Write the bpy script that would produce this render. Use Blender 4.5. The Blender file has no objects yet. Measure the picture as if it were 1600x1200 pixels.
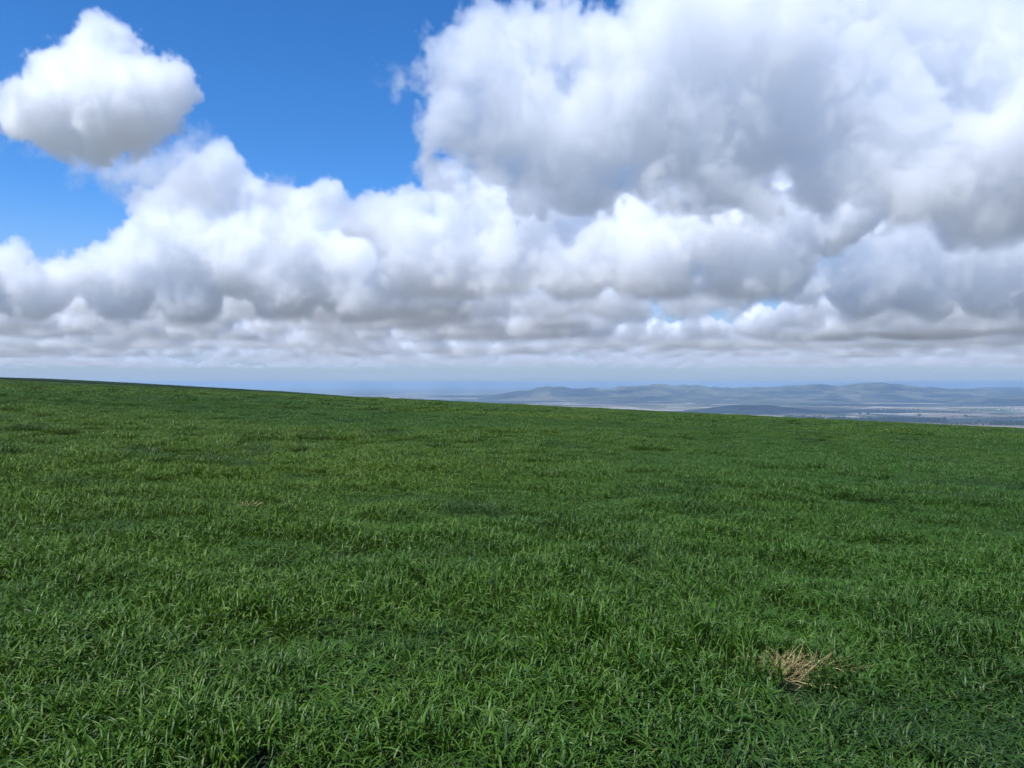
import bpy, bmesh, math, random, os
import numpy as np
from mathutils import Vector, Matrix

S = bpy.context.scene
COL = S.collection
R = math.radians
F = 1186.0            # focal length in photograph pixels (1600 wide)
EYE = 1.6             # eye height above the turf at the origin

# ------------------------------------------------------------------ camera
cam = bpy.data.cameras.new('camera')
cam_ob = bpy.data.objects.new('camera', cam)
COL.objects.link(cam_ob)
cam_ob.location = (0, 0, EYE)
cam_ob.rotation_euler = (R(90), 0, 0)
cam.sensor_width = 36.0
cam.lens = 36.0 / 1600 * F
cam.clip_start = 0.05
cam.clip_end = 250000
S.camera = cam_ob

# ------------------------------------------------------------------ sky and sun
SUN_EL, SUN_AZ = R(60), R(215)          # azimuth clockwise from +Y (straight ahead)
W = bpy.data.worlds.new('World')
S.world = W
W.use_nodes = True
wn = W.node_tree
bg = wn.nodes['Background']
sky = wn.nodes.new('ShaderNodeTexSky')
sky.sky_type = 'NISHITA'
sky.sun_disc = False
sky.sun_elevation = SUN_EL
sky.sun_rotation = SUN_AZ
sky.altitude = 1700
sky.air_density = 1.0
sky.dust_density = 0.0
sky.ozone_density = 3.0
hsv = wn.nodes.new('ShaderNodeHueSaturation')
hsv.inputs['Saturation'].default_value = 1.28
wb = wn.nodes.new('ShaderNodeMix')
wb.data_type = 'RGBA'
wb.blend_type = 'MULTIPLY'
wb.inputs['Factor'].default_value = 1.0
wb.inputs['B'].default_value = (0.80, 0.92, 1.06, 1)
wn.links.new(sky.outputs[0], hsv.inputs['Color'])
wn.links.new(hsv.outputs[0], wb.inputs['A'])
# pale blue-grey air low over the horizon
geo = wn.nodes.new('ShaderNodeTexCoord')
sep = wn.nodes.new('ShaderNodeSeparateXYZ')
wn.links.new(geo.outputs['Generated'], sep.inputs[0])
low = wn.nodes.new('ShaderNodeMapRange')
low.interpolation_type = 'SMOOTHSTEP'
wn.links.new(sep.outputs[2], low.inputs[0])
low.inputs[1].default_value = -0.02; low.inputs[2].default_value = 0.24
low.inputs[3].default_value = 1.0; low.inputs[4].default_value = 0.0
air = wn.nodes.new('ShaderNodeMix')
air.data_type = 'RGBA'
air.inputs['B'].default_value = (2.08, 2.62, 3.42, 1)
wn.links.new(low.outputs[0], air.inputs['Factor'])
wn.links.new(wb.outputs['Result'], air.inputs['A'])
wn.links.new(air.outputs['Result'], bg.inputs[0])
bg.inputs[1].default_value = 0.135

sun = bpy.data.lights.new('sun', 'SUN')
sun.energy = 3.6
sun.angle = R(0.5)
sun.color = (1.0, 0.994, 0.98)
sun_ob = bpy.data.objects.new('sun', sun)
COL.objects.link(sun_ob)
SUN_DIR = Vector((math.sin(SUN_AZ) * math.cos(SUN_EL), math.cos(SUN_AZ) * math.cos(SUN_EL), math.sin(SUN_EL)))
sun_ob.rotation_euler = SUN_DIR.to_track_quat('Z', 'Y').to_euler()

S.view_settings.view_transform = 'Standard'
S.view_settings.look = 'None'
S.view_settings.exposure = 0.42
S.view_settings.gamma = 1.0

cy = S.cycles
cy.max_bounces = 48
cy.diffuse_bounces = 2
cy.glossy_bounces = 2
cy.transmission_bounces = 4
cy.transparent_max_bounces = 32
cy.volume_bounces = 44
cy.volume_step_rate = 3.0
cy.volume_max_steps = 512
cy.use_adaptive_sampling = True
cy.adaptive_threshold = 0.012
cy.use_denoising = True
cy.denoiser = 'OPENIMAGEDENOISE'
cy.denoising_prefilter = 'ACCURATE'
cy.denoising_input_passes = 'RGB_ALBEDO_NORMAL'
cy.sample_clamp_indirect = 8.0

# ------------------------------------------------------------------ helpers
def tag(o, kind=None, label=None, cat=None, group=None):
    if kind: o['kind'] = kind
    if label: o['label'] = label
    if cat: o['category'] = cat
    if group: o['group'] = group
    return o

def mesh_ob(name, verts, faces, mat=None, parent=None, smooth=True):
    me = bpy.data.meshes.new(name)
    verts = np.asarray(verts, dtype=np.float32).reshape(-1, 3)
    me.vertices.add(len(verts))
    me.vertices.foreach_set('co', verts.ravel())
    faces = np.asarray(faces, dtype=np.int32)
    if faces.size:
        n, k = faces.shape
        me.loops.add(n * k)
        me.loops.foreach_set('vertex_index', faces.ravel())
        me.polygons.add(n)
        me.polygons.foreach_set('loop_start', np.arange(0, n * k, k, dtype=np.int32))
        me.polygons.foreach_set('use_smooth', np.full(n, smooth, dtype=bool))
    me.update(calc_edges=True)
    if mat: me.materials.append(mat)
    o = bpy.data.objects.new(name, me)
    COL.objects.link(o)
    if parent: o.parent = parent
    return o

class NT:
    """Short hand for wiring a node tree."""
    def __init__(self, tree): self.t = tree
    def new(self, kind, **kw):
        n = self.t.nodes.new(kind)
        for k, v in kw.items(): setattr(n, k, v)
        return n
    def put(self, sock, x):
        if isinstance(x, bpy.types.NodeSocket): self.t.links.new(x, sock)
        elif x is not None: sock.default_value = x
    def math(self, op, a, b=None, c=None, clamp=False):
        n = self.new('ShaderNodeMath', operation=op, use_clamp=clamp)
        for i, x in enumerate((a, b, c)): self.put(n.inputs[i], x)
        return n.outputs[0]
    def vmath(self, op, a, b=None, out=0):
        n = self.new('ShaderNodeVectorMath', operation=op)
        self.put(n.inputs[0], a); self.put(n.inputs[1], b)
        return n.outputs[out]
    def noise(self, vec, scale, detail=4, rough=0.55, out=0, dims='3D', lac=2.0):
        n = self.new('ShaderNodeTexNoise', noise_dimensions=dims)
        self.put(n.inputs['Vector'], vec)
        n.inputs['Scale'].default_value = scale
        n.inputs['Detail'].default_value = detail
        n.inputs['Roughness'].default_value = rough
        n.inputs['Lacunarity'].default_value = lac
        return n.outputs[out]
    def ramp(self, x, a, b, lo=0.0, hi=1.0, kind='SMOOTHSTEP'):
        n = self.new('ShaderNodeMapRange', interpolation_type=kind)
        self.put(n.inputs[0], x)
        n.inputs[1].default_value = a; n.inputs[2].default_value = b
        n.inputs[3].default_value = lo; n.inputs[4].default_value = hi
        return n.outputs[0]
    def mix(self, f, a, b, mode='MIX'):
        n = self.new('ShaderNodeMix', data_type='RGBA', blend_type=mode)
        self.put(n.inputs['Factor'], f); self.put(n.inputs['A'], a); self.put(n.inputs['B'], b)
        return n.outputs['Result']

def geo_group(name):
    g = bpy.data.node_groups.new(name, 'GeometryNodeTree')
    g.interface.new_socket('Geometry', in_out='INPUT', socket_type='NodeSocketGeometry')
    g.interface.new_socket('Geometry', in_out='OUTPUT', socket_type='NodeSocketGeometry')
    h = NT(g)
    return g, h, h.new('NodeGroupInput').outputs[0], h.new('NodeGroupOutput').inputs[0]

# ------------------------------------------------------------------ clouds: real volumes lit by the sun and the sky
def cloud_material(name, density, g=0.0):
    m = bpy.data.materials.new(name)
    m.use_nodes = True
    m.node_tree.nodes.clear()
    h = NT(m.node_tree)
    o = h.new('ShaderNodeOutputMaterial')
    v = h.new('ShaderNodeVolumePrincipled')
    v.inputs['Color'].default_value = (1, 1, 1, 1)
    v.inputs['Density'].default_value = density
    v.inputs['Anisotropy'].default_value = g
    h.put(o.inputs['Volume'], v.outputs[0])
    return m

ICO = {}
def ico(sub):
    if sub not in ICO:
        bm = bmesh.new()
        bmesh.ops.create_icosphere(bm, subdivisions=sub, radius=1.0)
        bm.verts.ensure_lookup_table()
        ICO[sub] = (np.array([v.co[:] for v in bm.verts]), np.array([[v.index for v in f.verts] for f in bm.faces]))
        bm.free()
    return ICO[sub]

def at(px, py, D):
    """World point seen at photograph pixel (px, py), D metres ahead."""
    return Vector((D * (px - 800) / F, D, EYE + D * (600 - py) / F))

def volume_modifier(ob, field, lo, hi, res, mat):
    g, h, gin, gout = geo_group(ob.name + '_volume')
    pos = h.new('GeometryNodeInputPosition').outputs[0]
    dens = field(h, gin, pos)
    vc = h.new('GeometryNodeVolumeCube')
    h.put(vc.inputs['Density'], dens)
    vc.inputs['Min'].default_value = lo
    vc.inputs['Max'].default_value = hi
    for a, n in zip('XYZ', res): vc.inputs['Resolution ' + a].default_value = max(8, int(n))
    sm = h.new('GeometryNodeSetMaterial')
    sm.inputs['Material'].default_value = mat
    h.put(sm.inputs['Geometry'], vc.outputs[0])
    h.put(gout, sm.outputs[0])
    md = ob.modifiers.new('volume', 'NODES')
    md.node_group = g

def heap_cloud(name, blobs, D, base_py, seed, vox, mat, nscale=200.0, namp=200.0, width=90.0, depth=0.6, soft=80.0, lean=0.0):
    """One cumulus: heaped spheres (px, py, radius px, [distance factor]) merged into a hull, then filled with a density that
    thins out to the hull through billowing noise. The underside is levelled at base_py."""
    rnd = random.Random(seed)
    sph = []
    for b in blobs:
        px, py, r = b[:3]
        DD = D * (b[3] if len(b) > 3 else 1.0 + rnd.uniform(-.5, .5) * depth * r / F)
        c = at(px, py, DD)
        rr = r * DD / F
        sph.append((c, rr, 2))
        for k in range(12):
            dv = Vector((rnd.gauss(0, 1), rnd.gauss(0, 1), rnd.gauss(.3, .8))).normalized()
            r2 = rr * rnd.uniform(.18, .40)
            c2 = c + dv * (rr * .95 - r2 * .5)
            sph.append((c2, r2, 1))
            for q in range(3):
                d2 = (dv + Vector((rnd.gauss(0, .6), rnd.gauss(0, .6), rnd.gauss(0, .6)))).normalized()
                sph.append((c2 + d2 * r2 * .9, r2 * rnd.uniform(.25, .45), 1))
    V, Fc, off = [], [], 0
    for c, r, s in sph:
        v, f = ico(s)
        V.append(v * r + np.array(c)); Fc.append(f + off); off += len(v)
    V = np.concatenate(V)
    ob = mesh_ob(name, V, np.concatenate(Fc))
    rm = ob.modifiers.new('merge', 'REMESH'); rm.mode = 'VOXEL'; rm.voxel_size = vox * 2.2
    base = at(0, base_py, D).z
    lo, hi = V.min(0) - namp * .6, V.max(0) + namp * .6
    lo[2] = max(lo[2], base - 120)
    def field(h, gin, pos):
        px_ = h.new('GeometryNodeProximity', target_element='FACES')
        h.put(px_.inputs[0], gin)
        shift = h.vmath('ADD', pos, (seed * 1371.0, seed * 533.0, 0.0))
        wv = h.vmath('SUBTRACT', h.noise(shift, .62 / nscale, 3, .6, out=1), (.5, .5, .5))
        wn_ = h.new('ShaderNodeVectorMath', operation='MULTIPLY_ADD')
        h.put(wn_.inputs[0], wv); wn_.inputs[1].default_value = (namp * 1.9,) * 3; h.put(wn_.inputs[2], pos)
        warp = wn_.outputs[0]
        h.put(px_.inputs['Sample Position'], warp)
        sn = h.new('GeometryNodeSampleNearestSurface', data_type='FLOAT_VECTOR')
        h.put(sn.inputs['Mesh'], gin)
        h.put(sn.inputs['Value'], h.new('GeometryNodeInputNormal').outputs[0])
        h.put(sn.inputs['Sample Position'], warp)
        off_ = h.vmath('SUBTRACT', warp, px_.outputs['Position'])
        sg = h.math('SIGN', h.vmath('DOT_PRODUCT', off_, sn.outputs['Value'], out='Value'))
        sd = h.math('MULTIPLY', sg, px_.outputs['Distance'])
        n1 = h.noise(shift, 1 / nscale, 7, .64)
        n1 = h.math('MULTIPLY_ADD', n1, namp, -namp * .5)
        for fq, am in ((2.1, .55), (5.2, .30)):                  # rounded bumps with sharp creases between
            n2 = h.math('ABSOLUTE', h.math('MULTIPLY_ADD', h.noise(shift, fq / nscale, 2, .5), 2.0, -1.0))
            n1 = h.math('ADD', n1, h.math('MULTIPLY_ADD', n2, namp * am, -namp * am * .3))
        n0 = h.noise(shift, .36 / nscale, 2, .5)
        n1 = h.math('ADD', n1, h.math('MULTIPLY_ADD', n0, namp * .7, -namp * .35))
        f = h.math('SUBTRACT', n1, sd)
        z = h.new('ShaderNodeSeparateXYZ'); h.put(z.inputs[0], pos)
        fb = h.math('ADD', h.math('SUBTRACT', z.outputs[2], base), h.math('MULTIPLY', n1, .6))
        fb = h.ramp(fb, -soft, soft)
        return h.math('MULTIPLY', h.ramp(f, -width * .15, width), fb)
    volume_modifier(ob, field, lo, hi, (hi - lo) / vox, mat)
    return ob

def deck_cloud(name, x0, x1, y0, y1, base, top, res, mat, cov_scale, thr, gain, seed, namp=160.0, nscale=260.0, width=90.0, rim=900.0):
    """A field of cumulus heaps: a coverage noise gives each heap its height above a common base."""
    lo, hi = Vector((x0, y0, base - 80)), Vector((x1, y1, top))
    v = [(x, y, z) for z in (lo.z, hi.z) for y in (y0, y1) for x in (x0, x1)]
    f = [(0, 2, 3, 1), (4, 5, 7, 6), (0, 1, 5, 4), (2, 6, 7, 3), (0, 4, 6, 2), (1, 3, 7, 5)]
    ob = mesh_ob(name, v, f, smooth=False)
    def field(h, gin, pos):
        shift = h.vmath('ADD', pos, (seed * 7711.0, seed * 3533.0, 0.0))
        wv = h.vmath('SUBTRACT', h.noise(shift, 1.6 / cov_scale, 3, .6, out=1), (.5, .5, .5))
        wm = h.new('ShaderNodeVectorMath', operation='MULTIPLY_ADD')
        h.put(wm.inputs[0], wv); wm.inputs[1].default_value = (cov_scale * .6,) * 3; h.put(wm.inputs[2], shift)
        flat = h.vmath('MULTIPLY', wm.outputs[0], (1, 1, 0))
        # each cell of a Voronoi pattern is one dome of its own size
        vo = h.new('ShaderNodeTexVoronoi', voronoi_dimensions='2D', feature='F1')
        h.put(vo.inputs['Vector'], flat); vo.inputs['Scale'].default_value = 1 / cov_scale
        sc_ = h.new('FunctionNodeSeparateColor'); h.put(sc_.inputs[0], vo.outputs['Color'])
        cov = h.noise(h.vmath('MULTIPLY', shift, (1, 1, 0)), .22 / cov_scale, 2, .5)
        rad = h.math('ADD', h.math('MULTIPLY_ADD', sc_.outputs[0], .50, .17), h.math('MULTIPLY_ADD', cov, 1.5, -.75 - thr))
        t = h.math('SUBTRACT', rad, vo.outputs['Distance'])
        n3 = h.noise(shift, 1 / nscale, 5, .6)
        n3 = h.math('MULTIPLY_ADD', n3, namp * 2, -namp)
        n4 = h.math('ABSOLUTE', h.math('MULTIPLY_ADD', h.noise(shift, 2.1 / nscale, 2, .5), 2.0, -1.0))
        n3 = h.math('ADD', n3, h.math('MULTIPLY_ADD', n4, namp * .8, -namp * .24))
        z = h.new('ShaderNodeSeparateXYZ'); h.put(z.inputs[0], pos)
        zr = h.math('SUBTRACT', z.outputs[2], base)
        H = h.math('ADD', h.math('MULTIPLY', h.math('SQRT', h.math('MAXIMUM', t, 0.0)), gain), h.math('MULTIPLY', h.math('MINIMUM', t, 0.0), 2500.0))
        f = h.math('ADD', h.math('SUBTRACT', H, zr), n3)
        fb = h.ramp(h.math('ADD', zr, h.math('MULTIPLY', n3, .4)), -80, 420)
        # fade out toward the rim of the field
        e = None
        for ax, a, b in ((0, x0, x1), (1, y0, y1)):
            m = h.math('MINIMUM', h.math('SUBTRACT', z.outputs[ax], a), h.math('MULTIPLY', h.math('SUBTRACT', b, z.outputs[ax]), 900.0 / rim if ax else 1.0))
            e = m if e is None else h.math('MINIMUM', e, m)
        f = h.math('SUBTRACT', f, h.ramp(e, 0, 900, 700, 0))
        return h.math('MULTIPLY', h.ramp(f, -width * .15, width), fb)
    volume_modifier(ob, field, lo, hi, res, mat)
    return ob

cm_lone = cloud_material('cloud_lone', 0.032, .45)
cm_near = cloud_material('cloud_near', 0.015, .45)
cm_wisp = cloud_material('cloud_wisp', 0.008, .3)
cm_mid = cloud_material('cloud_mid', 0.0135, .4)
cm_right = cloud_material('cloud_right', 0.008, .4)
cm_deck = cloud_material('cloud_deck', 0.020, .2)
cm_far = cloud_material('cloud_far', 0.011, .1)
cm_vfar = cloud_material('cloud_very_far', 0.0038, .1)
# lone cumulus, upper left
tag(heap_cloud('cloud', [(170, 150, 90), (110, 175, 80), (245, 130, 66), (165, 85, 58), (143, 42, 28), (60, 175, 52), (285, 135, 40), (10, 168, 30), (-40, 175, 45),
    (200, 190, 60), (200, 95, 42), (100, 110, 40), (255, 190, 40), (150, 215, 58), (220, 215, 45), (90, 125, 45)], 3400, 262, 1, 8, cm_lone, namp=150, nscale=170, width=28, soft=130),
    'stuff', 'lone white heaped cumulus in the blue sky at upper left', 'cloud')
# great bank, upper right
tag(heap_cloud('cloud', [(700, 95, 55), (770, 60, 65), (850, 50, 70), (800, 20, 40), (690, 60, 26), (720, 190, 62), (690, 235, 36), (800, 170, 95), (760, 250, 55), (860, 240, 70), (600, 132, 14), (640,130,24), (950, 100, 85),
    (940, 200, 90), (1050, 60, 120), (1060, 190, 110), (1180, 40, 130), (1180, 180, 110), (1270, 190, 90), (1260, 100, 60),(1390, 190, 110), (1430, 120, 75), (1480, 50, 80), (1560, 90, 110), (1540, 230, 110), (1660, 200, 140),
    (1420, 290, 90), (1560, 320, 90), (1300, 280, 80), (1120, 280, 75), (900, 280, 60), (1000, 250, 60), (690, 280, 45), (730, 310, 40), (1200, 320, 60), (1050, 320, 40), (820, 310, 50), (1300, 10, 60), (1400, 20, 70), (1380, 90, 50), (1330, 100, 50), (1300, -40, 60)], 3300, 370, 2, 10.5, cm_near, namp=230, nscale=220, width=32, soft=140),
    'stuff', 'great grey and white cloud bank filling the upper right sky', 'cloud')
tag(heap_cloud('cloud', [(1030, 310, 50), (990, 345, 55), (1080, 330, 60), (945, 325, 34), (930, 380, 60), (1010, 410, 70), (1130, 370, 75), (1180, 400, 70), (850, 390, 65), (780, 380, 65), (720, 350, 60), (700, 310, 40),
    (760, 310, 50), (640, 330, 40), (600, 340, 40), (640, 390, 60), (560, 350, 36), (840, 330, 60), (1150, 300, 60), (1210, 330, 60), (700, 420, 70), (1230, 430, 55), (780, 440, 60), (900, 445, 60), (1040, 455, 60), (1150, 450, 60), (620, 440, 50), (1260, 370, 60), (1225, 310, 75), (1330, 320, 66), (700, 270, 40), (1100, 280, 50), (880, 300, 50)], 6000, 462, 3, 18, cm_mid, namp=240, nscale=260, width=45),
    'stuff', 'bright heaped clouds in the middle of the sky below the great bank', 'cloud')
tag(heap_cloud('cloud', [(340, 275, 50), (300, 290, 44), (390, 300, 46), (440, 320, 46), (510, 310, 40), (520, 290, 24), (560, 345, 44), (250, 330, 44), (280, 380, 65), (370, 400, 70), (460, 390, 75), (550, 410, 70), (210, 375, 40), (220, 420, 60), (630, 420, 60), (400, 350, 60),
    (150, 430, 50), (100, 440, 44), (180, 460, 50), (700, 440, 60), (60, 460, 50), (300, 455, 60), (450, 460, 60), (560, 460, 60), (640, 470, 50), (0, 470, 40), (590, 370, 50), (330, 340, 60), (480, 350, 50)], 7800, 500, 4, 24, cm_mid, namp=260, nscale=300, width=50),
    'stuff', 'broad cloud bank over the left of the field, below the lone cumulus', 'cloud')
tag(heap_cloud('cloud', [(20, 400, 36), (-10, 420, 45), (40, 440, 36), (-60, 420, 60)], 7500, 470, 5, 22, cm_mid, namp=200, width=45),
    'stuff', 'small white cloud at the left edge of the photo', 'cloud')
tag(heap_cloud('cloud', [(1320, 430, 50), (1400, 420, 55), (1480, 430, 55), (1550, 420, 55), (1620, 420, 70), (1260, 450, 40), (1360, 405, 40), (1150, 450, 50), (1060, 460, 45), (1300, 340, 60), (1400, 350, 70), (1500, 370, 70), (1600, 370, 80), (960, 460, 50), (1350, 460, 50), (1450, 465, 50), (1550, 460, 50), (1640, 460, 60), (1240, 400, 50), (760, 465, 45), (860, 468, 45)], 8300, 500, 6, 24, cm_right, namp=240, width=50),
    'stuff', 'heaped clouds at right below the great bank', 'cloud')
tag(heap_cloud('cloud', [(110, 255, 34), (180, 262, 44), (250, 250, 52), (310, 245, 46), (350, 265, 44), (280, 290, 56), (220, 300, 40), (20, 225, 30), (60, 240, 30), (-20, 215, 34), (340, 310, 50), (430, 310, 40), (490, 320, 40), (540, 330, 34), (610, 128, 26), (580, 130, 16)], 4200, 360, 7, 14, cm_wisp, namp=240, nscale=170, width=120),
    'stuff', 'thin grey wisps hanging under the lone cumulus', 'cloud')
B = 930.0
tag(deck_cloud('clouds', -11000, 11000, 8400, 16000, B - 60, B + 950, (780, 230, 46), cm_deck, 950, -.02, 900, 1, namp=100, nscale=240, width=45), 'stuff')
tag(deck_cloud('clouds', -19000, 19000, 15500, 27000, B, B + 850, (860, 200, 34), cm_far, 1050, -.01, 780, 2, namp=100, nscale=300, width=50), 'stuff')
tag(deck_cloud('clouds', -34000, 34000, 26000, 52000, B, B + 850, (900, 200, 26), cm_vfar, 1400, .0, 780, 3, namp=120, nscale=400, rim=14000), 'stuff')
# ------------------------------------------------------------------ land
rng = np.random.default_rng(7)
PLAIN = -250.0

def vnoise(x, y, scale, seed=0, octaves=3, gain=.5):
    """Value noise in 0..1 on arrays."""
    x = np.asarray(x, float) / scale + 5000.3; y = np.asarray(y, float) / scale + 5000.7
    tot = np.zeros(np.broadcast(x, y).shape); amp, norm = 1.0, 0.0
    for o in range(octaves):
        xi, yi = np.floor(x).astype(np.int64), np.floor(y).astype(np.int64)
        fx, fy = x - xi, y - yi
        fx, fy = fx * fx * (3 - 2 * fx), fy * fy * (3 - 2 * fy)
        def hsh(a, b):
            n = (a * 374761393 + b * 668265263 + (seed * 31 + o) * 1442695041) & 0xFFFFFFFF
            n = ((n ^ (n >> 13)) * 1274126177) & 0xFFFFFFFF
            return ((n ^ (n >> 16)) & 0xFFFF) / 65535.0
        v = (hsh(xi, yi) * (1 - fx) + hsh(xi + 1, yi) * fx) * (1 - fy) + (hsh(xi, yi + 1) * (1 - fx) + hsh(xi + 1, yi + 1) * fx) * fy
        tot += v * amp; norm += amp; amp *= gain
        x, y = x * 2.03, y * 2.03
    return tot / norm

def field_z(x, y):
    x, y = np.asarray(x, float), np.asarray(y, float)
    z = -0.0476 * 900 * np.tanh(x / 900) - 0.0105 * y - 5.0e-5 * np.where(y > 0, y * y, 0)
    und = .10 * (np.sin(x * .31 + 1.1 + np.sin(y * .11)) * np.sin(y * .27 + .4) + .6 * np.sin(x * .13 - y * .17))
    r = np.hypot(x, y)
    return z + und * np.clip((r - 2) / 12, 0, 1) * np.clip(1 - (r - 130) / 150, .25, 1)

def on_field(px, py):
    """Where the sight line through photograph pixel (px, py) meets the field."""
    u, v = (px - 800) / F, (600 - py) / F
    lo, hi = .5, 150.0
    for _ in range(50):
        m = (lo + hi) / 2
        if EYE + v * m > float(field_z(u * m, m)): lo = m
        else: hi = m
    return u * lo, lo

def grid_mesh(name, xs, ys, zf, mat):
    X, Y = np.meshgrid(xs, ys)
    V = np.stack([X, Y, zf(X, Y)], -1).reshape(-1, 3)
    nx, ny = len(xs), len(ys)
    i = np.arange(nx * ny).reshape(ny, nx)
    Fc = np.stack([i[:-1, :-1], i[:-1, 1:], i[1:, 1:], i[1:, :-1]], -1).reshape(-1, 4)
    return mesh_ob(name, V, Fc, mat)

def surface(name, rough=1.0, spec=.2):
    m = bpy.data.materials.new(name); m.use_nodes = True
    h = NT(m.node_tree)
    b = m.node_tree.nodes['Principled BSDF']
    b.inputs['Roughness'].default_value = rough
    b.inputs['Specular IOR Level'].default_value = spec
    return m, h, b

# soil under the crop
m_soil, h, b = surface('soil')
pos = h.new('ShaderNodeNewGeometry').outputs['Position']
n1 = h.noise(pos, 3.0, 6, .65)
n2 = h.noise(pos, .08, 4, .6)
c = h.mix(h.ramp(n1, .35, .65), (.012, .018, .008, 1), (.022, .035, .012, 1))
c = h.mix(h.ramp(n2, .35, .65), c, (.016, .030, .010, 1))
h.put(b.inputs['Base Color'], c)
sx = np.sinh(np.linspace(-5.2, 5.2, 181)) * 1500 / np.sinh(5.2)
sy = np.concatenate([np.linspace(-300, -12, 20), np.linspace(-10, 60, 60), np.geomspace(61, 2300, 130)])
tag(grid_mesh('field', sx, sy, field_z, m_soil), 'structure')

# the next field's shoulder, seen as a dark line beyond the crest on the left
FY = 430.0
prof_x = np.array([-160, -60, 0, 50, 100, 200, 300, 420, 520, 640])
prof_y = np.array([586, 588.2, 590.3, 591.6, 594, 599.3, 605, 611.6, 619, 628])
def shoulder_z(x, y):
    px = 800 + F * x / FY
    top = EYE + FY * (600 - np.interp(px, prof_x, prof_y)) / F
    top += .25 * (vnoise(x, y, 9, 5) - .5)
    return top - ((y - FY) / 60.0) ** 2 * 1.0 - .25
m_dark, h, b = surface('dark_shoulder_soil')
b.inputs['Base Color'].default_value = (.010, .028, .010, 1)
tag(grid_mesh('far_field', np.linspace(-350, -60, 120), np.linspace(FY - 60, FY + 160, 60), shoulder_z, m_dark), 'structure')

# ------------------------------------------------------------------ plain and hills
ridges = [
    (13200, [(700, 634), (745, 626), (780, 617), (805, 611), (830, 608), (856, 603), (885, 607), (917, 605), (950, 605.5), (985, 602.5), (1049, 600.5), (1075, 602), (1110, 604), (1150, 607), (1167, 608), (1190, 605), (1225, 604), (1250, 603.5),
             (1285, 600), (1310, 602), (1340, 600.5), (1377, 598.2), (1400, 602), (1429, 605), (1460, 606.5), (1482, 607), (1530, 610), (1600, 612), (1700, 615), (1800, 622)], 1100),
    (11600, [(820, 632), (850, 625), (900, 620), (960, 621), (1000, 624), (1060, 620), (1120, 622), (1180, 618), (1240, 619), (1300, 615), (1380, 616), (1440, 619.5), (1461, 619), (1490, 624), (1520, 632)], 700),
    (19500, [(1380, 613), (1460, 610), (1510, 608.5), (1560, 606), (1620, 606.5), (1700, 605), (1800, 608)], 1500),
    (9700, [(1470, 633), (1495, 627), (1515, 621), (1531, 618.5), (1560, 619.5), (1585, 619), (1620, 620), (1680, 617), (1760, 622), (1850, 630)], 650),
    (6900, [(1060, 645), (1078, 640), (1095, 634.5), (1120, 632), (1160, 632.5), (1200, 632), (1240, 633), (1265, 635), (1290, 642), (1305, 647)], 420),
]
def hills_z(x, y):
    z = np.full(np.broadcast(x, y).shape, PLAIN - 6.0)
    for k, (D, pts, wid) in enumerate(ridges):
        pts = np.array(pts, float)
        rx = (pts[:, 0] - 800) / F * D
        wob = (vnoise(x, y, 2600, 11 + k, 2) - .5) * 900
        top = EYE + D * (600 - np.interp(x, rx, pts[:, 1], left=700, right=700)) / F
        top += D / 1200 * ((vnoise(x, y * .15, 420, 51 + k, 5) - .5) * 7.0 + (vnoise(x, y * .3, 150, 61 + k, 3) - .5) * 4.0)
        inside = np.clip(np.minimum(x - rx[0], rx[-1] - x) / 600, 0, 1)
        hgt = np.clip(top - PLAIN, 0, None) * inside
        spur = vnoise(x, y, 900, 21 + k, 4)
        d = np.abs(y - D) / (wid * (.65 + .9 * spur))
        p = 1 / (1 + d ** 2.2)
        p = np.clip((p - .12) / .88, 0, 1)
        gul = 1 - .35 * np.clip(d, 0, 1) * np.abs(2 * vnoise(x, y, 520, 31 + k, 4) - 1) * 2
        z = np.maximum(z, PLAIN - 6 + (hgt + 6) * p * np.clip(gul, .3, 1))
    return z

def land_colours(h, pos, bush):
    vo = h.new('ShaderNodeTexVoronoi', feature='F1', distance='CHEBYCHEV')
    sc = h.vmath('MULTIPLY', pos, (1.0, 1.35, 0.0))
    h.put(vo.inputs['Vector'], sc); vo.inputs['Scale'].default_value = 1 / 620
    sepc = h.new('ShaderNodeSeparateColor'); h.put(sepc.inputs[0], vo.outputs['Color'])
    r = h.new('ShaderNodeValToRGB')
    e = r.color_ramp.elements
    e[0].position, e[0].color = 0, (.25, .21, .16, 1)
    e[1].position, e[1].color = 1, (.07, .09, .035, 1)
    for p, col in ((.18, (.37, .33, .27, 1)), (.34, (.12, .12, .055, 1)), (.5, (.2, .155, .10, 1)), (.66, (.09, .12, .04, 1)), (.82, (.31, .275, .22, 1))):
        q = e.new(p); q.color = col
    r.color_ramp.interpolation = 'CONSTANT'
    h.put(r.inputs[0], sepc.outputs[0])
    big = h.noise(pos, 1 / 2300, 4, .6)
    n = h.noise(pos, 1 / 140, 4, .6)
    f = h.ramp(h.math('ADD', h.math('MULTIPLY', big, .75), h.math('MULTIPLY', n, .25)), bush, bush + .06)
    c = h.mix(f, r.outputs[0], (.022, .030, .018, 1))
    return h.mix(h.ramp(h.noise(pos, 1 / 60, 3, .6), .55, .7, 0, .6), c, (.05, .055, .03, 1))

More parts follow.
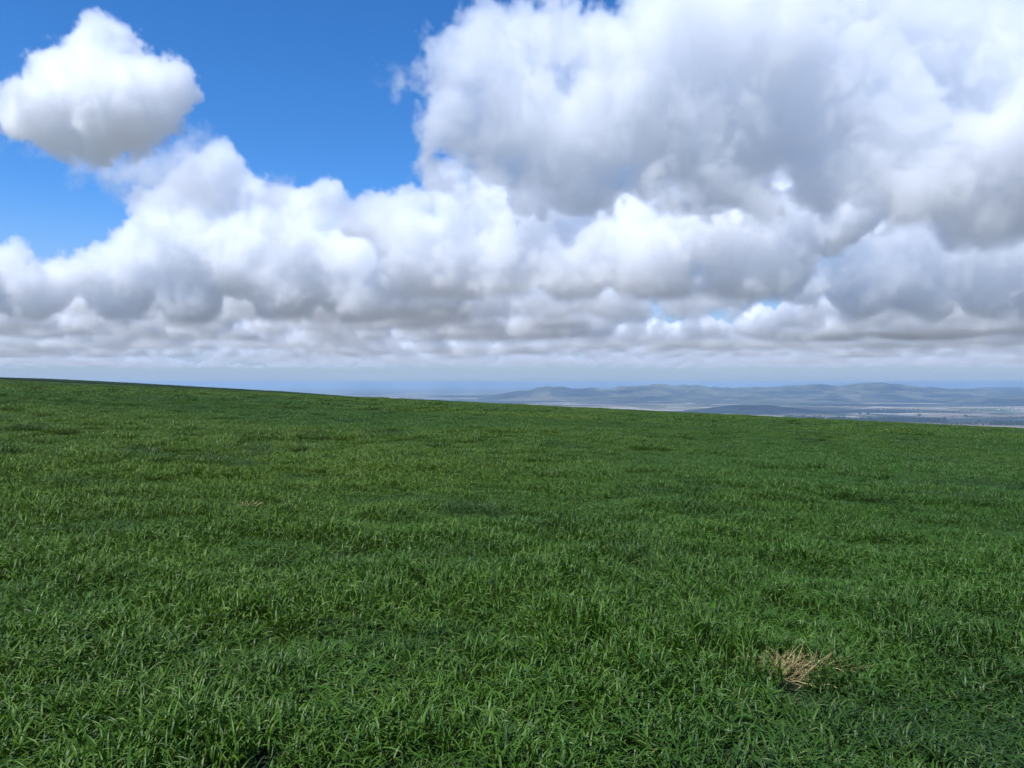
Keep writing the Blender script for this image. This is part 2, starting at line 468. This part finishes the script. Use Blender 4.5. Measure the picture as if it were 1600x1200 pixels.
m_plain, h, b = surface('plain_fields')
pos = h.new('ShaderNodeNewGeometry').outputs['Position']
h.put(b.inputs['Base Color'], land_colours(h, pos, .487))
m_hill, h, b = surface('bush_hills')
pos = h.new('ShaderNodeNewGeometry').outputs['Position']
n1 = h.noise(pos, 1 / 300, 6, .68)
n2 = h.noise(pos, 1 / 1500, 4, .6)
c = h.mix(h.ramp(n1, .42, .6), (.018, .026, .014, 1), (.12, .11, .062, 1))
c = h.mix(h.ramp(n2, .5, .65), c, (.13, .12, .08, 1))
h.put(b.inputs['Base Color'], c)
PX = np.concatenate([-np.geomspace(70000, 2000, 30), np.linspace(-1900, 1900, 20), np.geomspace(2000, 70000, 30)])
PY = np.concatenate([-np.geomspace(70000, 2000, 20), np.linspace(-1900, 1900, 20), np.geomspace(2000, 70000, 40)])
tag(grid_mesh('plain', PX, PY, lambda x, y: np.full(x.shape, PLAIN), m_plain), 'structure')
tag(grid_mesh('hills', np.linspace(-2500, 17500, 640), np.linspace(5800, 23500, 360), hills_z, m_hill), 'structure')

# ------------------------------------------------------------------ haze over the plain
m_haze = bpy.data.materials.new('haze'); m_haze.use_nodes = True
m_haze.node_tree.nodes.clear()
h = NT(m_haze.node_tree)
o = h.new('ShaderNodeOutputMaterial'); v = h.new('ShaderNodeVolumePrincipled')
v.inputs['Color'].default_value = (.53, .755, 1.0, 1)
v.inputs['Density'].default_value = 6.2e-5
h.put(o.inputs['Volume'], v.outputs[0])
zl, zh, a = PLAIN - 8, 60.0, 71000.0
hv = [(x, y, z) for z in (zl, zh) for y in (-a, a) for x in (-a, a)]
tag(mesh_ob('haze', hv, [(0, 2, 3, 1), (4, 5, 7, 6), (0, 1, 5, 4), (2, 6, 7, 3), (0, 4, 6, 2), (1, 3, 7, 5)], m_haze, smooth=False), 'stuff')

# ------------------------------------------------------------------ trees on the plain
m_leafd, h, b = surface('tree_leaves', .7, .3)
pos = h.new('ShaderNodeNewGeometry').outputs['Position']
h.put(b.inputs['Base Color'], h.mix(h.noise(pos, .3, 2), (.014, .026, .012, 1), (.035, .055, .022, 1)))
m_bark, h, b = surface('bark', .9, .2)
pos = h.new('ShaderNodeNewGeometry').outputs['Position']
h.put(b.inputs['Base Color'], h.mix(h.noise(pos, 2, 3), (.08, .06, .045, 1), (.16, .13, .10, 1)))

def leaf_cloud(centres, radii, n, size, r):
    """n small leaf cards scattered through ellipsoids."""
    k = r.integers(0, len(centres), n)
    d = r.normal(size=(n, 3)); d /= np.linalg.norm(d, axis=1)[:, None]
    p = np.array(centres)[k] + d * np.array(radii)[k] * (r.uniform(.35, 1, n) ** .6)[:, None]
    a = r.normal(size=(n, 3)); a /= np.linalg.norm(a, axis=1)[:, None]
    bq = np.cross(a, r.normal(size=(n, 3))); bq /= np.linalg.norm(bq, axis=1)[:, None]
    s = size * r.uniform(.6, 1.4, n)[:, None]
    V = np.stack([p - a * s - bq * s * .6, p + a * s - bq * s * .6, p + a * s + bq * s * .6, p - a * s + bq * s * .6], 1)
    return V.reshape(-1, 3), np.arange(n * 4).reshape(-1, 4)

def tree(x, y, z, ht, wid, seed, label, group):
    r = np.random.default_rng(seed)
    t = bpy.data.objects.new('tree', None); COL.objects.link(t)
    t.location = (x, y, z)
    tag(t, None, label, 'tree', group)
    V, Fc = [], []
    for k in range(9):
        an = k * math.tau / 9
        for zz, rr in ((0, ht * .035), (ht * .5, ht * .018)):
            V.append((math.cos(an) * rr, math.sin(an) * rr, zz))
    for k in range(9):
        i, j = 2 * k, 2 * ((k + 1) % 9)
        Fc.append((i, j, j + 1, i + 1))
    mesh_ob('trunk', V, Fc, m_bark, t)
    cs, rs = [], []
    for k in range(7):
        cs.append((r.uniform(-.5, .5) * wid * .6, r.uniform(-.5, .5) * wid * .6, ht * r.uniform(.42, .82)))
        q = r.uniform(.2, .34) * wid
        rs.append((q, q, q * .8 * ht / wid * .8))
    cs.append((0, 0, ht * .6)); rs.append((wid * .36, wid * .36, ht * .34))
    V, Fc = leaf_cloud(cs, rs, 420, ht * .045, r)
    mesh_ob('crown', V, Fc, m_leafd, t, smooth=False)
    return t
single = [(1344, 6000, 30, 34, 'broad dark tree far out on the plain, leftmost of the lone trees'), (1356, 6050, 24, 28, 'dark tree just right of the leftmost lone tree on the plain'),
          (1436, 5750, 26, 40, 'broad tree in the middle of the lone trees on the plain'), (1509, 5650, 24, 36, 'dark round tree standing on the pale field near the right edge'),
          (1530, 4900, 20, 26, 'dark tree poking above the crest of the green field at right')]
for i, (px, D, ht, wd, lab) in enumerate(single):
    tree((px - 800) / F * D, D, PLAIN, ht, wd, 40 + i, lab, 'lone trees on the plain')

def woods(belts, seed):
    r = np.random.default_rng(seed)
    VV, FF, off = [], [], 0
    for px0, px1, D0, D1, n, ht in belts:
        cs, rs = [], []
        for k in range(n):
            t = (k + r.uniform(0, 1)) / n
            D = D0 + (D1 - D0) * t + r.uniform(-60, 60)
            hh = ht * r.uniform(.6, 1.15)
            cs.append((((px0 + (px1 - px0) * t) - 800) / F * D, D, PLAIN + hh * .5))
            rs.append((hh * .6, hh * .6, hh * .5))
        V, Fc = leaf_cloud(cs, rs, n * 70, ht * .10, r)
        VV.append(V); FF.append(Fc + off); off += len(V)
    return mesh_ob('woods', np.concatenate(VV), np.concatenate(FF), m_leafd, smooth=False)
tag(woods([(1225, 1320, 5600, 5350, 40, 24), (1300, 1400, 5250, 5100, 60, 26), (1380, 1478, 5150, 4950, 60, 26), (1380, 1478, 5350, 5250, 50, 20), (1470, 1540, 4750, 4650, 26, 16), (1545, 1680, 4680, 4560, 80, 24), (1550, 1680, 4900, 4800, 60, 18), (1400, 1500, 6600, 6700, 34, 14), (1340, 1440, 7400, 7300, 30, 14),
           (1500, 1640, 7000, 7300, 44, 16), (1560, 1650, 5600, 5700, 26, 12), (1480, 1640, 8300, 8400, 40, 16)], 3), 'stuff')
# ------------------------------------------------------------------ grass: a young cereal crop
m_leaf = bpy.data.materials.new('crop_leaf'); m_leaf.use_nodes = True
h = NT(m_leaf.node_tree)
b = m_leaf.node_tree.nodes['Principled BSDF']
outn = m_leaf.node_tree.nodes['Material Output']
tint = h.new('ShaderNodeAttribute', attribute_type='INSTANCER', attribute_name='tint').outputs['Fac']
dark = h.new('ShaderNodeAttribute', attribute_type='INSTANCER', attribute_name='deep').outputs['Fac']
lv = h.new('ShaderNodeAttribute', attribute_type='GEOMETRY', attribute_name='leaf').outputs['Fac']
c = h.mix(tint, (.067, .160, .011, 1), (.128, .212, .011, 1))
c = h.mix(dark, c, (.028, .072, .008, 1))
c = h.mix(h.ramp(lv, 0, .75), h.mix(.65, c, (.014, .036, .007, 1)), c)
c = h.mix(h.ramp(lv, .93, .99, 0, .8, 'LINEAR'), c, (.16, .20, .05, 1))
h.put(b.inputs['Base Color'], c)
b.inputs['Roughness'].default_value = .43
b.inputs['Specular IOR Level'].default_value = .33
tr = h.new('ShaderNodeBsdfTranslucent')
h.put(tr.inputs['Color'], h.mix(.5, c, (.09, .17, .006, 1)))
ms = h.new('ShaderNodeMixShader'); ms.inputs[0].default_value = .2
h.put(ms.inputs[1], b.outputs[0]); h.put(ms.inputs[2], tr.outputs[0])
h.put(outn.inputs['Surface'], ms.outputs[0])

def leaves(n, r, rad, length, width, seg, base_h, square=False, fold=True, lean=(.15, .75), droop=(1.0, 2.6)):
    """n arching strap leaves as one set of vertices and quads, with a per-leaf value."""
    if square:
        bx, by = r.uniform(-rad, rad, n), r.uniform(-rad, rad, n)
    else:
        q, t = rad * np.sqrt(r.uniform(0, 1, n)), r.uniform(0, math.tau, n)
        bx, by = q * np.cos(t), q * np.sin(t)
    az = r.uniform(0, math.tau, n)
    L = r.uniform(*length, n); Wd = r.uniform(*width, n)
    th0 = r.uniform(*lean, n)
    k = r.uniform(*droop, n)
    bz = r.uniform(*base_h, n)
    tw = r.normal(0, .5, n)
    s = np.linspace(0, 1, seg + 1)
    th = th0[:, None] + k[:, None] * (s[None, :] ** 1.7)
    ds = L[:, None] / seg
    thm = (th[:, 1:] + th[:, :-1]) / 2
    rr = np.concatenate([np.zeros((n, 1)), np.cumsum(np.sin(thm) * ds, 1)], 1)
    zz = np.concatenate([np.zeros((n, 1)), np.cumsum(np.cos(thm) * ds, 1)], 1)
    # side drift so that leaves are not planar
    dr = tw[:, None] * (s[None, :] ** 2) * L[:, None] * .35
    ca, sa = np.cos(az)[:, None], np.sin(az)[:, None]
    cx = bx[:, None] + rr * ca - dr * sa
    cyy = by[:, None] + rr * sa + dr * ca
    cz = bz[:, None] + zz
    prof = np.minimum(1, .45 + 2.2 * s) * np.clip((1 - s) * 3.0, .02, 1) ** .7
    w = Wd[:, None] * prof[None, :] * .5
    ang = tw[:, None] * s[None, :] * 1.6
    sxv, syv = -sa * np.cos(ang), ca * np.cos(ang)
    szv = np.sin(ang)
    left = np.stack([cx - sxv * w, cyy - syv * w, cz - szv * w + (w * .5 if fold else 0)], -1)
    right = np.stack([cx + sxv * w, cyy + syv * w, cz + szv * w + (w * .5 if fold else 0)], -1)
    if fold:
        V = np.stack([left, np.stack([cx, cyy, cz], -1), right], 2)
        m = 3
    else:
        V = np.stack([left, right], 2); m = 2
    V = V.reshape(-1, 3)
    idx = np.arange(n * (seg + 1) * m).reshape(n, seg + 1, m)
    Fc = np.stack([idx[:, :-1, :-1], idx[:, :-1, 1:], idx[:, 1:, 1:], idx[:, 1:, :-1]], -1).reshape(-1, 4)
    val = np.repeat(r.uniform(0, 1, n), (seg + 1) * m)
    return V, Fc, val

src = bpy.data.collections.new('grass_clumps')        # sources for the grass; not linked to the scene
def clump(k, V, Fc, val, mat):
    o = mesh_ob('leaf_clump.%03d' % k, V, Fc, mat)
    a = o.data.attributes.new('leaf', 'FLOAT', 'POINT')
    a.data.foreach_set('value', val.astype(np.float32))
    COL.objects.unlink(o); src.objects.link(o)
    return o
r = np.random.default_rng(3)
NEAR, MID, FAR = 14, 8, 6
for k in range(NEAR):
    clump(k, *leaves(76, r, .11, (.07, .165), (.0048, .0095), 6, (.0, .11), lean=(.05, .6), droop=(.5, 2.3)), m_leaf)
for k in range(MID):
    clump(NEAR + k, *leaves(2200, r, .42, (.075, .17), (.005, .0095), 4, (.0, .11), fold=False, lean=(.05, .6), droop=(.5, 2.2)), m_leaf)
for k in range(FAR):
    clump(NEAR + MID + k, *leaves(4500, r, 1.25, (.11, .20), (.016, .03), 3, (.0, .11), fold=False, lean=(.05, .6), droop=(.5, 2.2)), m_leaf)

dry_spots = [on_field(1238, 1064), on_field(380, 798), on_field(118, 806), on_field(1272, 1122)]
def scatter(d0, d1, spacing, r):
    """Jittered grid points ahead of and beside the camera, between two distances."""
    ys = np.arange(-4, d1, spacing)
    P = []
    for y in ys:
        wx = .74 * max(y, 0) + 5.0
        xs = np.arange(-wx, wx, spacing)
        P.append(np.stack([xs + r.uniform(-.5, .5, len(xs)) * spacing, y + r.uniform(-.5, .5, len(xs)) * spacing], -1))
    P = np.concatenate(P)
    d = np.hypot(P[:, 0], P[:, 1])
    return P[(d >= d0) & (d < d1)]

def pts_for(d0, d1, spacing, first, count, hmul, smul, seed):
    r = np.random.default_rng(seed)
    P = scatter(d0, d1, spacing, r)
    d = np.hypot(P[:, 0], P[:, 1])
    keep = d > .35
    for (x, y), rad in zip(dry_spots, (.13, .10, .10, .02)):
        keep &= (((P[:, 0] - x) / 1.6) ** 2 + (P[:, 1] - y) ** 2) > rad * rad
    if d1 < 20:                                              # ragged stand near by: thin gaps between lush tufts
        keep &= ~((vnoise(P[:, 0], P[:, 1], .55, 91, 2) < .24) & (r.uniform(0, 1, len(P)) < .75))
    P = P[keep]; n = len(P)
    z = field_z(P[:, 0], P[:, 1])
    lump = vnoise(P[:, 0], P[:, 1], .6, 71, 3)
    sway = vnoise(P[:, 0], P[:, 1], 5.0, 72, 3)
    wide = vnoise(P[:, 0], P[:, 1], 16.0, 73, 3)
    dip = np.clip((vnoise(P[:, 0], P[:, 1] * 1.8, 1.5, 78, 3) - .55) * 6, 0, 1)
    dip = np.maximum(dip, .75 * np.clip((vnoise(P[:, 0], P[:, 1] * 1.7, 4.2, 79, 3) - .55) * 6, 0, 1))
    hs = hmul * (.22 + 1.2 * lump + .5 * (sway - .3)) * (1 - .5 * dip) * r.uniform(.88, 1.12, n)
    tn = np.clip((wide - .5) * 2.2 + .30 + .25 * (vnoise(P[:, 0], P[:, 1], 1.4, 74, 2) - .5) + .0022 * np.clip(np.hypot(P[:, 0], P[:, 1]), 0, 200) + r.normal(0, .08, n), 0, 1)  # yellower crop patches; their tone also paints soft cloud-shadow patches
    dp = np.clip((vnoise(P[:, 0], P[:, 1], 1.7, 75, 3) - .62) * 4, 0, .45) + .33 * dip  # leaf colour darkened in the dips, painting shade between tufts
    e = .5
    gx = (field_z(P[:, 0] + e, P[:, 1]) - z) / e; gy = (field_z(P[:, 0], P[:, 1] + e) - z) / e
    return dict(co=np.stack([P[:, 0], P[:, 1], z], -1), rot=r.uniform(0, math.tau, n), tilt=np.stack([np.arctan(gy), -np.arctan(gx)], -1),
                sc=np.stack([smul * r.uniform(.85, 1.2, n)] * 2 + [hs], -1), idx=first + r.integers(0, count, n), tint=tn, deep=dp)

sets = [pts_for(0, 15, .125, 0, NEAR, 1.0, 1.0, 1), pts_for(14.6, 52, .52, NEAR, MID, 1.0, 1.0, 2), pts_for(51, 330, 1.55, NEAR + MID, FAR, 1.0, 1.0, 3)]
r = np.random.default_rng(9)                                 # dark-toned leaf clumps on the far shoulder
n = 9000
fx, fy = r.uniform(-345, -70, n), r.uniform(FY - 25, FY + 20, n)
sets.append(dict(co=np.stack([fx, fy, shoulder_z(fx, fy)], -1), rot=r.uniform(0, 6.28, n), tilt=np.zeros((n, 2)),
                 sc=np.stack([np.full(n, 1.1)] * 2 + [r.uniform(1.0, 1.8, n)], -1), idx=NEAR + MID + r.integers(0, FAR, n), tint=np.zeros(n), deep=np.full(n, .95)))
A = {k: np.concatenate([s[k] for s in sets]) for k in sets[0]}
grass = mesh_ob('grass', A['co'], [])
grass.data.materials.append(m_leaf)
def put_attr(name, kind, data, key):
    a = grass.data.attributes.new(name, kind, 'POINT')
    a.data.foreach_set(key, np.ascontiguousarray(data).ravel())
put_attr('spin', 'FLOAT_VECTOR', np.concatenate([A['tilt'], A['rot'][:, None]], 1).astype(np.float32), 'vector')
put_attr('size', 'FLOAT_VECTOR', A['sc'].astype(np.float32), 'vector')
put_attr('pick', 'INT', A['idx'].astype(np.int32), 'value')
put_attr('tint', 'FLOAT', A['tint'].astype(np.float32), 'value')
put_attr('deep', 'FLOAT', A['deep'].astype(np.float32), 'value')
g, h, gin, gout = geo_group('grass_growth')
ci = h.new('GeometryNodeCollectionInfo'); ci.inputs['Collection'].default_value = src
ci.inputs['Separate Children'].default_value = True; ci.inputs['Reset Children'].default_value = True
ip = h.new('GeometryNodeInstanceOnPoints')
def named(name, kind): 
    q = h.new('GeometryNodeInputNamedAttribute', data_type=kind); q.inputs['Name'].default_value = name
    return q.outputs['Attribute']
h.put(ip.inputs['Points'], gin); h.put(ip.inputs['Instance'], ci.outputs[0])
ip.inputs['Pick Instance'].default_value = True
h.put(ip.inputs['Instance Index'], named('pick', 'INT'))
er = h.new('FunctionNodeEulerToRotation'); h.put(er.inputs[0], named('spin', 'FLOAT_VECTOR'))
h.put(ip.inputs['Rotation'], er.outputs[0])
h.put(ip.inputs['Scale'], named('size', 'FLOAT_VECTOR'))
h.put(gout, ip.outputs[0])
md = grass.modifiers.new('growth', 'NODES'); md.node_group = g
tag(grass, 'stuff')

# ------------------------------------------------------------------ dead tufts among the crop
def straw_mat(name, c1, c2):
    m, h, b = surface(name, .55, .35)
    lv = h.new('ShaderNodeAttribute', attribute_type='GEOMETRY', attribute_name='leaf').outputs['Fac']
    h.put(b.inputs['Base Color'], h.mix(lv, c1, c2))
    return m
m_straw = straw_mat('straw', (.23, .165, .055, 1), (.50, .41, .19, 1))
m_brown = straw_mat('dead_leaf', (.10, .055, .03, 1), (.26, .16, .09, 1))
def tuft(name, spot, parts, mat, label, cat):
    r = np.random.default_rng(int(abs(spot[0]) * 1000))
    VV, FF, LL, off = [], [], [], 0
    for n, rad, ln, wd, lean, droop, (ox, oy), pull in parts:
        V, Fc, val = leaves(n, r, rad, ln, wd, 8, (-.01, .05), lean=lean, droop=droop)
        V = V.copy()
        V[:, 0] += pull * V[:, 2] + ox; V[:, 1] += oy
        VV.append(V); FF.append(Fc + off); LL.append(val); off += len(V)
    o = mesh_ob(name, np.concatenate(VV), np.concatenate(FF), mat)
    a = o.data.attributes.new('leaf', 'FLOAT', 'POINT'); a.data.foreach_set('value', np.concatenate(LL).astype(np.float32))
    o.location = (spot[0], spot[1], float(field_z(*spot)) + .02)
    o.scale = (1, 1, .75)
    return tag(o, None, label, cat)
tuft('dry_grass_tuft', dry_spots[0], [(55, .06, (.13, .23), (.003, .006), (.05, .6), (.3, 1.5), (-.18, 0), .0), (60, .08, (.13, .24), (.003, .006), (.05, .6), (.3, 1.5), (-.07, .02), .3), (70, .08, (.14, .25), (.003, .006), (.1, .7), (.3, 1.5), (.02, -.02), .6),
    (45, .06, (.13, .24), (.003, .005), (.3, 1.0), (.4, 1.6), (.12, .01), .8), (16, .04, (.16, .28), (.0025, .0045), (.6, 1.1), (.1, .6), (.15, .02), .8), (90, .17, (.10, .18), (.003, .006), (1.0, 1.5), (.2, .6), (-.02, 0), .2)],
     m_straw, 'large straw yellow tuft of dead grass in the green crop at lower right', 'dry tuft')
tuft('dry_grass_tuft', dry_spots[1], [(80, .17, (.09, .15), (.003, .006), (.05, .7), (.4, 1.8), (0, 0), .2)], m_straw, 'small straw coloured tuft in the green crop at middle left', 'dry tuft')
tuft('dead_grass_tuft', dry_spots[2], [(60, .12, (.10, .17), (.004, .007), (.1, .9), (.4, 1.8), (0, 0), .1)], m_brown, 'faint brown withered tuft near the left edge of the field', 'dead tuft')
tuft('dead_leaf', dry_spots[3], [(4, .03, (.04, .08), (.012, .020), (.3, 1.0), (.4, 1.6), (0, 0), .0)], m_brown, 'little brown withered leaves in a dark gap below the large straw tuft', 'dead leaf')
